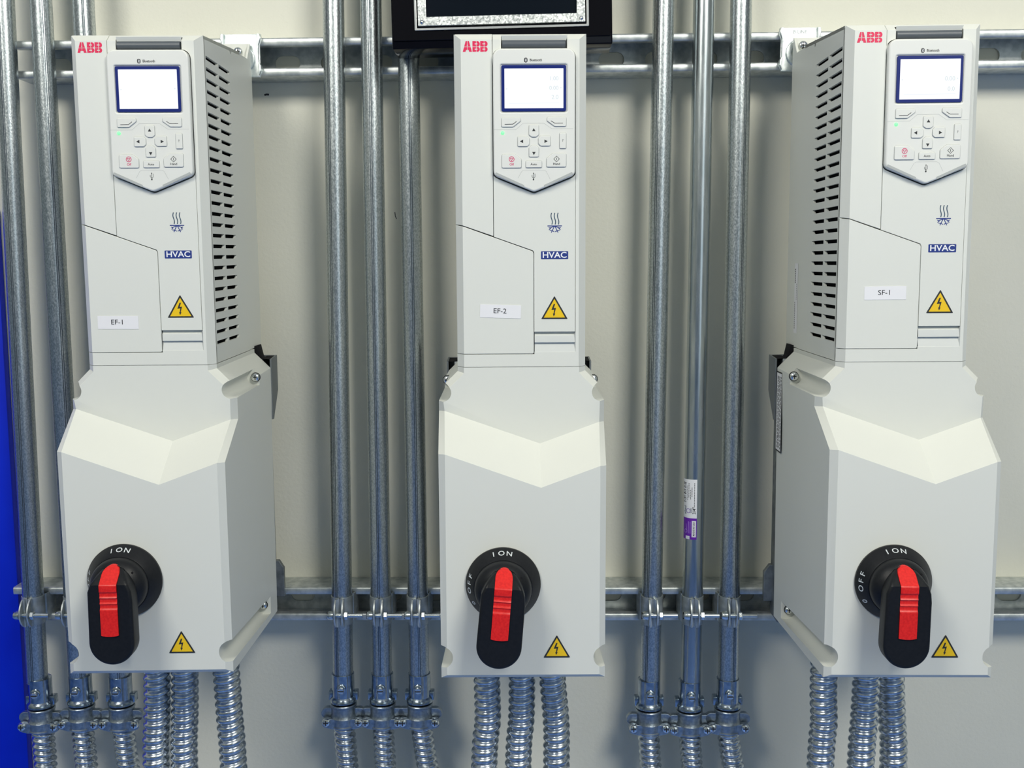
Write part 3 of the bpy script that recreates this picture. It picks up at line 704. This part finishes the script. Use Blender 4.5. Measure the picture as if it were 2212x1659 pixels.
btn(P_((110, 868, 1.2), (312, 868, 1.2), (318, 905, 1.5), (235, 972, 1.5), (110, 972, 1.2)), [('line', [(145, 942), (235, 940), (272, 910)], 0.5)])
btn(P_((600, 862, 1.2), (803, 862, 1.2), (803, 968, 1.2), (680, 968, 1.5), (597, 905, 1.5)), [('line', [(640, 905), (680, 932), (768, 932)], 0.5)])
btn(P_((405, 952, 1.0), (508, 952, 1.0), (510, 1062, 1.6), (480, 1085, 1.4), (435, 1085, 1.4), (403, 1060, 1.6)), [('poly', [(438, 1020), (475, 1020), (456, 985)])])
btn(P_((283, 1078, 1.0), (385, 1078, 1.5), (410, 1100, 1.5), (410, 1165, 1.5), (385, 1190, 1.5), (283, 1190, 1.0)), [('poly', [(307, 1133), (342, 1113), (342, 1153)])])
btn(P_((505, 1098, 1.5), (530, 1073, 1.5), (634, 1073, 1.0), (634, 1186, 1.0), (530, 1186, 1.5), (505, 1160, 1.5)), [('poly', [(605, 1133), (570, 1113), (570, 1153)])])
btn(P_((404, 1205, 1.6), (435, 1178, 1.4), (480, 1178, 1.4), (510, 1205, 1.6), (508, 1308, 1.0), (405, 1308, 1.0)), [('poly', [(438, 1252), (475, 1252), (457, 1288)])])
btn(P_((732, 1042, 0.8), (803, 1042, 0.8), (803, 1215, 0.8), (732, 1215, 0.8)), [('text', '?', 767, 1127, 3.2)])
btn(P_((112, 1278, 1.2), (255, 1278, 1.5), (322, 1330, 1.8), (322, 1430, 1.2), (112, 1430, 1.2)), [('stop',), ('pink', 'Off', 217, 1392, 3.0)])
btn(P_((370, 1350, 1.0), (542, 1350, 1.0), (542, 1428, 1.0), (370, 1428, 1.0)), [('text', 'Auto', 455, 1391, 2.9)])
btn(P_((660, 1268, 1.5), (803, 1268, 1.2), (803, 1422, 1.2), (592, 1422, 1.2), (592, 1325, 1.8)), [('start',), ('text', 'Hand', 700, 1388, 3.0)])
def f_button(i):
    outl, sym = BT[i]
    def f():
        mb = MB(); Y = -6.75
        mb.mesh(flat(grow(rp_(outl), 0.32), -5.64), 3)
        mb.mesh(plate([rp_(outl)], -6.7, -5.2, 0.45, 2), 0, smooth=True)
        for s in sym:
            if s[0] == 'line': mb.mesh(stroke([(PX(u), PZ(v)) for u, v in s[1]], s[2], Y), 1)
            if s[0] == 'poly': mb.mesh(flat([(PX(u), PZ(v)) for u, v in s[1]], Y), 1)
            if s[0] in ('text', 'pink'): mb.mesh(text(s[1], PX(s[2]), PZ(s[3]), s[4], Y, 0.02, bold=0.012), 2 if s[0] == 'pink' else 1)
            if s[0] == 'stop':
                cx, cz = PX(217), PZ(1333); mb.mesh(stroke(circ(cx, cz, 2.3, 24), 0.55, Y, True), 2)
                mb.mesh(stroke([(cx-1.3, cz+0.9), (cx+1.3, cz+0.9), (cx, cz-1.4)], 0.42, Y-0.02, True), 2)
            if s[0] == 'start':
                cx, cz = PX(700), PZ(1332); mb.mesh(stroke([(cx-2.6, cz), (cx, cz+2.6), (cx+2.6, cz), (cx, cz-2.6)], 0.42, Y, True), 1); mb.mesh(stroke([(cx, cz-1.1), (cx, cz+1.1)], 0.45, Y), 1)
        return mb, ['button', 'ink', 'pink_ink', 'grey_ink'], dict(angle=40, recalc=False)
    return f
def f_led():
    mb = MB(); mb.lathe([(1.7, -5.0), (1.7, -5.9), (1.1, -6.5), (0.1, -6.7)], (PX(122), 0, PZ(1037)), 20, 0, axis='y'); return mb, ['led'], dict(angle=60)
def f_enclosure():
    RB = 168; V = []; F = []
    def vid(p): V.append(p); return len(V)-1
    def side(s, zU, zL, xU, xL):
        """one flank: returns the ids of the front outline (top to bottom) and of the back outline"""
        q = lambda x, y, z: vid((s*x, y, z))
        a_in, a_out, a_bk = q(54.6, 0, -0.1), q(61, 8.5, -0.1), q(61, RB, -0.1)
        b_in, b_out, b_bk = q(54.6, 0, -5.6), q(61, 8.5, -4.3), q(61, RB, -4.3)
        arc = [(75.6+8.6*math.cos(rad(t)), -24.4+8.6*math.sin(rad(t)), 8.5*(145.4-t)/37.3 if t < 145.4 else 0.0) for t in [108.1, 120.5, 133]+[145.4+(263-145.4)*k/12 for k in range(13)]]
        arc += [(75.6, -33.0, 1.5), (79.4, -33.0, 9.2)]
        fr = [q(x, y, z) for x, z, y in arc]; bk = [q(x, 106, z) for x, z, y in arc]
        c1, c_bk = q(79.4, 106, -22.7), q(78.4, RB, -21.7)
        U_in, U_out, U_bk = q(xU, 1.3, zU), q(79.4, 9.5, zU-0.8), q(78.4, RB, zU-0.8)
        L_in, L_out, L_bk = q(xL, -44.4, zL), q(77.4, -38.5, zL-0.6), q(77.5, RB, zL-0.6)
        B_in, B_out, B_bk = q(71.6, -44.6, -286.4), q(77.4, -38.5, -291.2), q(76.4, RB, -304)
        n = len(arc); f = [[a_in, b_in, b_out, a_out], [a_out, b_out, b_bk, a_bk], [b_in]+fr[0:4][::-1]+[b_out], [b_out, fr[0], bk[0]], [b_out, bk[0], b_bk], [bk[0], c1, c_bk, b_bk]]
        for k in range(n-1): f.append([fr[k], fr[k+1], bk[k+1], bk[k]])
        f.append(bk+[c1])
        f.append([fr[n-3], fr[n-2], fr[n-1], U_out, U_in])
        f += [[fr[n-1], U_out, U_bk, bk[n-1]], [bk[n-1], U_bk, c_bk, c1]]
        f += [[U_in, U_out, L_out, L_in], [U_out, L_out, L_bk, U_bk], [L_in, L_out, B_out, B_in], [L_out, B_out, B_bk, L_bk]]
        F.extend(f)
        return dict(front=[a_in, b_in]+fr[3:n-2]+[U_in], back=[a_bk, b_bk, c_bk, U_bk, L_bk, B_bk], U=U_in, L=L_in, B=B_in, Bo=B_out, Bb=B_bk, a=a_in, ao=a_out, ab=a_bk)
    r = side(1, -53.3, -86.8, 74.2, 71.5); l = side(-1, -41.9, -75.3, 73.6, 71.0)
    UV = vid((17.5, 1.3, -74.0)); LV = vid((17.1, -44.5, -106.9))
    for o_ in (r, l): F += [[UV, o_['front'][k], o_['front'][k+1]] for k in range(len(o_['front'])-1)]
    F += [[UV, r['a'], l['a']], [r['U'], r['L'], LV, UV], [l['U'], UV, LV, l['L']], [r['L'], r['B'], l['B'], l['L'], LV], [r['B'], r['Bo'], l['Bo'], l['B']],
          [r['Bo'], r['Bb'], l['Bb'], l['Bo']], [r['a'], r['ao'], l['ao'], l['a']], [r['ao'], r['ab'], l['ab'], l['ao']], r['back']+l['back'][::-1]]
    v, f = V, F
    cut = []
    for s in (1, -1):
        def cyl(p0, p1, r, nn=40): return tube_path([p0, p1], r, nn)
        cut.append(cyl((s*77.0, -60, -268.0), (s*72.0, 134, -285.0), 10.6))
        cut.append(cyl((s*88.0, -60, -266.0), (s*85.0, 134, -283.0), 11.5))
    vf = boolean((v, f), cut)
    bm = bmesh.new(); vs = [bm.verts.new(p) for p in vf[0]]
    for q in vf[1]:
        try: bm.faces.new([vs[i] for i in q])
        except ValueError: pass
    mb = MB(); mb.bm(bm, 0, None, True); bm.free()
    # faint dirt specks
    for x, z, r in ((1.5, -74.5, 0.55),): mb.mesh(flat(circ(x, z, r, 8), -5.5), 1)
    return mb, ['shell', 'ink'], dict(angle=24)
def f_ring():
    mb = MB(); c = (-18.4, 0, -197.6)
    mb.lathe([(33.6, -44.2), (34.9, -44.8), (34.9, -47.0), (34.2, -48.2), (27.4, -58.6), (26.8, -59.2), (25.0, -59.3)], c, 72, 0, axis='y')
    def on_cone(body, ang, size, bold=0.012):
        v, f = text(body, 0, 0, size, 0, 0, bold=bold); out = []
        for p in v:
            t_ = 0.56+p.z/12.0; r = 27.4+(34.2-27.4)*t_+0.1; y = -58.6+(58.6-48.2)*t_-0.08
            th = rad(ang)+p.x/30.0; out.append(Vector((c[0]+r*math.sin(th), y, c[2]+r*math.cos(th))))
        mb.mesh((out, f), 1)
    for t_, a in (('I', -16), ('O', -2.5), ('N', 11), ('0', -120), ('O', -97), ('F', -84), ('F', -72)): on_cone(t_, a, 7.4)
    return mb, ['black', 'cone_text'], dict(angle=30, recalc=False)
def hy(z):   # depth of the grip's front face at height z (local to the axis)
    return -88.0+max(0, z-9.0)*1.12
def f_handle():
    mb = MB()     # local to the switch axis
    mb.lathe([(26.2, -57.5), (26.2, -62.5), (25.8, -64.5), (24.6, -67), (22.0, -70), (17.0, -74), (11.0, -77), (1.0, -78)], (0, 0, 0), 64, 0, axis='y')
    o = [(-20.4, 0)]+circ(0, -45.6, 20.4, 28, 180, 360)+[(20.4, -6), (19.6, 2), (17.0, 9), (13.5, 15), (9.0, 20.0), (4, 22.6), (-4, 22.6), (-9, 20), (-13.5, 15), (-17, 9), (-19.6, 2)]
    o = o[1:]
    v, f = plate([o], -88.0, -71.0, 2.6, 3)
    bm = bmesh.new(); vs = [bm.verts.new(p) for p in v]
    for q in f:
        try: bm.faces.new([vs[i] for i in q])
        except ValueError: pass
    for z in (5, 9, 13, 18): bmesh.ops.bisect_plane(bm, geom=bm.verts[:]+bm.edges[:]+bm.faces[:], plane_co=(0, 0, z), plane_no=(0, 0, 1))
    for p in bm.verts:
        if p.co.y < -79.5 and p.co.z > 9: p.co.y = min(p.co.y+(p.co.z-9)*1.18, -71.6)
    mb.bm(bm, 0, None, True); bm.free()
    for x in (-13.2, 15.7): mb.lathe([(1.1, -66.0), (1.1, -70.9)], (x, 0, 14.6), 12, 1, axis='y')
    return mb, ['black', 'core'], dict(angle=40)
def f_insert():
    mb = MB(); zs = [-37.6+0.7*i for i in range(0, 88)]; zt = 23.4; zs = [z for z in zs if z < zt]+[zt]
    def hw(z):
        w = 7.75
        if z > zt-7: w = 7.75*math.sqrt(max(0.02, 1-((z-(zt-7))/7.0)**2))
        return w
    def y_(z):
        y = hy(z)-1.6
        for c0, dz in ((0.0, 5.6), (-5.4, 5.6), (-10.8, 5.6)):
            q = (z-(c0-dz/2))/dz
            if 0 <= q <= 1: y += 2.0*(q/0.62 if q < 0.62 else (1-q)/0.38)**0.8
        return y
    v = []; f = []; N = 8
    for z in zs:
        w = hw(z)
        for k in range(N+1):
            x = -w+2*w*k/N; e_ = min(1, (w-abs(x))/0.5)
            v.append((x, min(y_(z), hy(z)-0.42)+0.25*(1-e_), z-(0.9*(1-(x/7.75)**2) if z < -37 else 0)))
    nr = len(zs)
    for i in range(nr-1):
        for k in range(N): f.append((i*(N+1)+k, i*(N+1)+k+1, (i+1)*(N+1)+k+1, (i+1)*(N+1)+k))
    m_ = len(v); rim = [i*(N+1) for i in range(nr)]+[(nr-1)*(N+1)+k for k in range(1, N+1)]+[i*(N+1)+N for i in range(nr-2, -1, -1)]+[k for k in range(N-1, 0, -1)]
    for i in rim: p = v[i]; v.append((p[0], p[1]+3.5, p[2]))
    for a in range(len(rim)): b = (a+1) % len(rim); f.append((rim[a], rim[b], m_+b, m_+a))
    mb.add([(p[0]-0.25, p[1], p[2]) for p in v], f, 0, None, True)
    return mb, ['red'], dict(angle=50)
def screw(mb, x, y, z, r=4.4):
    mb.lathe([(r*1.15, y+1.2), (r*1.15, y+0.2)], (x, 0, z), 20, 1, axis='y')
    mb.lathe([(r, y+0.5), (r, y-1.2), (r*0.8, y-2.4), (r*0.4, y-2.9), (0.1, y-3.0)], (x, 0, z), 24, 0, axis='y')
    mb.box(x-r*0.45, x+r*0.45, y-3.15, y-2.0, z-0.5, z+0.5, 1); mb.box(x-0.5, x+0.5, y-3.15, y-2.0, z-r*0.55, z+r*0.55, 1)
def f_screw(x, y, z, r=4.4):
    def f():
        mb = MB(); screw(mb, x, y, z, r); return mb, ['chrome', 'dark'], dict(angle=40)
    return f
def f_back():
    mb = MB()
    mb.box(-72.5, 69.5, 168.5, 205, -312, -12, 0, b=0.6)
    for s in (1, -1):
        mb.mesh(plate([rp_([(s*70, -253, 0), (s*75.5-(1.5 if s > 0 else 0), -253, 0), (s*82.0-(2.5 if s > 0 else 0), -262, 0), (s*82.0-(2.5 if s > 0 else 0), -296, 0), (s*70, -296, 0)])], 196, 203, 0.4), 0)
    return mb, ['backplate'], dict(angle=30)
def f_wing(s):
    def f():
        mb = MB()
        pl_ = [(168.2, -12), (199, -10), (199, -50), (172, -80), (168.2, -80)]
        mb.mesh(side_x(plate([pl_], -0.9, 0.9, 0), s*(78.6 if s > 0 else 80), s), 0)
        mb.add([(s*78.4, 168.2, -12.2), (s*78.4, 199, -10.8), (s*68, 199, -11), (s*66, 168.2, -11)], [(0, 1, 2, 3)], 1)
        mb.mesh(plate([[(s*62, -10), (s*(78.6 if s > 0 else 80), -10.5), (s*(78.6 if s > 0 else 80), -50), (s*62, -80)]], 199, 201), 0)
        return mb, ['wing', 'core'], dict(angle=30)
    return f
def f_clip(s):
    def f():
        mb = MB(); T = Matrix.Translation((s*61.5, 180, -0.5)).to_3x3()
        out = rp_([(s*55, -10, 0), (s*66.2, -9.5, 0.5), (s*63.4, 3.2, 0.5), (s*55, 1.5, 0)])
        mb.mesh(plate([out], 172, 192, 0.3), 0)
        mb.mesh(plate([rp_([(s*60, -16, 0), (s*70, -15, 0.4), (s*66, -8, 0.4), (s*60, -8, 0)])], 174, 190, 0.3), 0)
        return mb, ['core'], dict(angle=30)
    return f
def f_label(tx, cx, cz, ang):
    def f():
        mb = MB(); c, s_ = math.cos(rad(ang)), math.sin(rad(ang))
        vf = plate([rect(-19.3, 19.3, -6.2, 6.2, 0.3)], -0.62, -0.36); v2, f2 = text(tx, -0.6, 0.2, 6.6, -0.64, 0.03, sx=1.08, bold=0.004)
        for (v_, f_), mi in ((vf, 0), ((v2, f2), 1)):
            mb.mesh(([Vector((cx+p.x*c-p.z*s_, p.y, cz+p.x*s_+p.z*c)) for p in v_], f_), mi)
        return mb, ['paper', 'ink'], dict(recalc=False)
    return f
def f_rating():
    mb = MB(); X = -78.95
    def sq(y0, y1, z0, z1, mi, dx=0): mb.add([(X-dx, y0, z0), (X-dx, y1, z0), (X-dx, y1, z1), (X-dx, y0, z1)], [(0, 1, 2, 3)], mi)
    sq(142, 167, -113, -25, 1); sq(143.4, 165.6, -111.4, -26.6, 0, 0.06)
    rnd = random.Random(3)
    for y, h in ((146.5, 2.6), (151, 1.6), (154, 1.6), (157.5, 2.4), (161.5, 1.6)):
        z = -30
        while z > -108:
            l = rnd.uniform(1.2, 4.5); sq(y-h/2, y+h/2, max(z-l, -109), z, 1, 0.1); z -= l+rnd.uniform(0.6, 1.8)
    return mb, ['paper', 'ink'], dict(recalc=False)
def f_side_label():
    mb = MB(); X = -60.3
    def sq(y0, y1, z0, z1, mi, dx=0): mb.add([(X-dx, y0, z0), (X-dx, y1, z0), (X-dx, y1, z1), (X-dx, y0, z1)], [(0, 1, 2, 3)], mi)
    sq(160, 174, 16, 92, 0)
    for y, z0, z1, h in ((171, 72, 86, 3), (171, 22, 50, 2), (165, 52, 70, 1)):
        z = z1
        while z > z0: sq(y-h/2, y+h/2, z-1.6, z, 1, 0.05); z -= 2.3
    return mb, ['paper', 'ink'], dict(recalc=False)

DRIVES = [
 ('EF-1', (-367.74, 4.41, -88.49, 0.95, 0.05, 2.21), ('EF-1', -28.3, 41.2, -0.4), [], 0.0, 'light grey variable speed drive labelled EF-1 with disconnect switch, leftmost of three'),
 ('EF-2', (-12.37, 2.94, -91.72, 0.99, 0.08, 1.39), ('EF-2', -19.5, 52.9, -1.9), [('1.00', 265.0, 5.0), ('0.00', 256.6, 5.0), ('2.0', 248.4, 5.4)], 4.8, 'light grey variable speed drive labelled EF-2 with disconnect switch, below the black cabinet'),
 ('SF-1', (345.2, -3.25, -88.02, 0.38, -0.03, -0.09), ('SF-1', -19.4, 64.4, 0.3), [('0.00', 256.6, 5.4), ('0.0', 247.6, 5.4)], 0.6, 'light grey variable speed drive labelled SF-1 with disconnect switch, rightmost of three')]
for i, (nm, (X, Y, Z, a, b, c), lab, lines, turn, label) in enumerate(DRIVES):
    d = empty('motor_drive', X, Y, Z, label, 'motor drive', 'wall mounted motor drives', RZ(c) @ RX(a) @ RY(b))
    part('housing', 'housing', d, f_housing)
    part('front_frame', 'frame', d, f_frame)
    part('logo_cover', 'left', d, f_left)
    part('front_cover', 'right', d, f_right)
    part('terminal_door', 'door', d, f_door)
    p = part('control_panel', 'panel', d, f_panel)
    part('panel_grip', 'grip', p, f_grip)
    part('display_screen', 'screen%d' % i, p, f_screen(lines, i))
    for k in range(len(BT)): part('button', 'button%d' % k, p, f_button(k))
    part('indicator_light', 'led', p, f_led)
    part('warning_sticker', 'tri1', d, f_tri1); part('warning_sticker', 'tri2', d, f_tri2)
    q = part('name_label', 'name%d' % i, d, f_label(*lab)); q['label'] = 'white label printed '+nm
    part('lower_enclosure', 'encl', d, f_enclosure)
    r_ = part('rotary_switch', 'ring', d, f_ring)
    h = part('switch_handle', 'handle', r_, f_handle); h.location = (-18.4*S, 0, -197.6*S); h.rotation_euler = (0, rad(turn), 0)
    h2 = part('red_insert', 'insert', r_, f_insert); h2.location = h.location; h2.rotation_euler = h.rotation_euler
    for k, pos in enumerate([(76.4, 102.0, -24.3), (-76.4, 102.0, -24.3), (69.5, 128.5, -283.5), (-69.5, 128.5, -283.5), (47, 203.5, 328.5, 5.0), (-50, 203.5, 328.5, 5.0)]): part('screw', 'screw%d' % k, d, f_screw(*pos))
    part('back_plate', 'back', d, f_back)
    for s in (1, -1): part('side_wing', 'wing%d' % s, d, f_wing(s)); part('cable_clip', 'clip%d' % s, d, f_clip(s))
    part('rating_label', 'rating', d, f_rating); part('side_label', 'sidelabel', d, f_side_label)
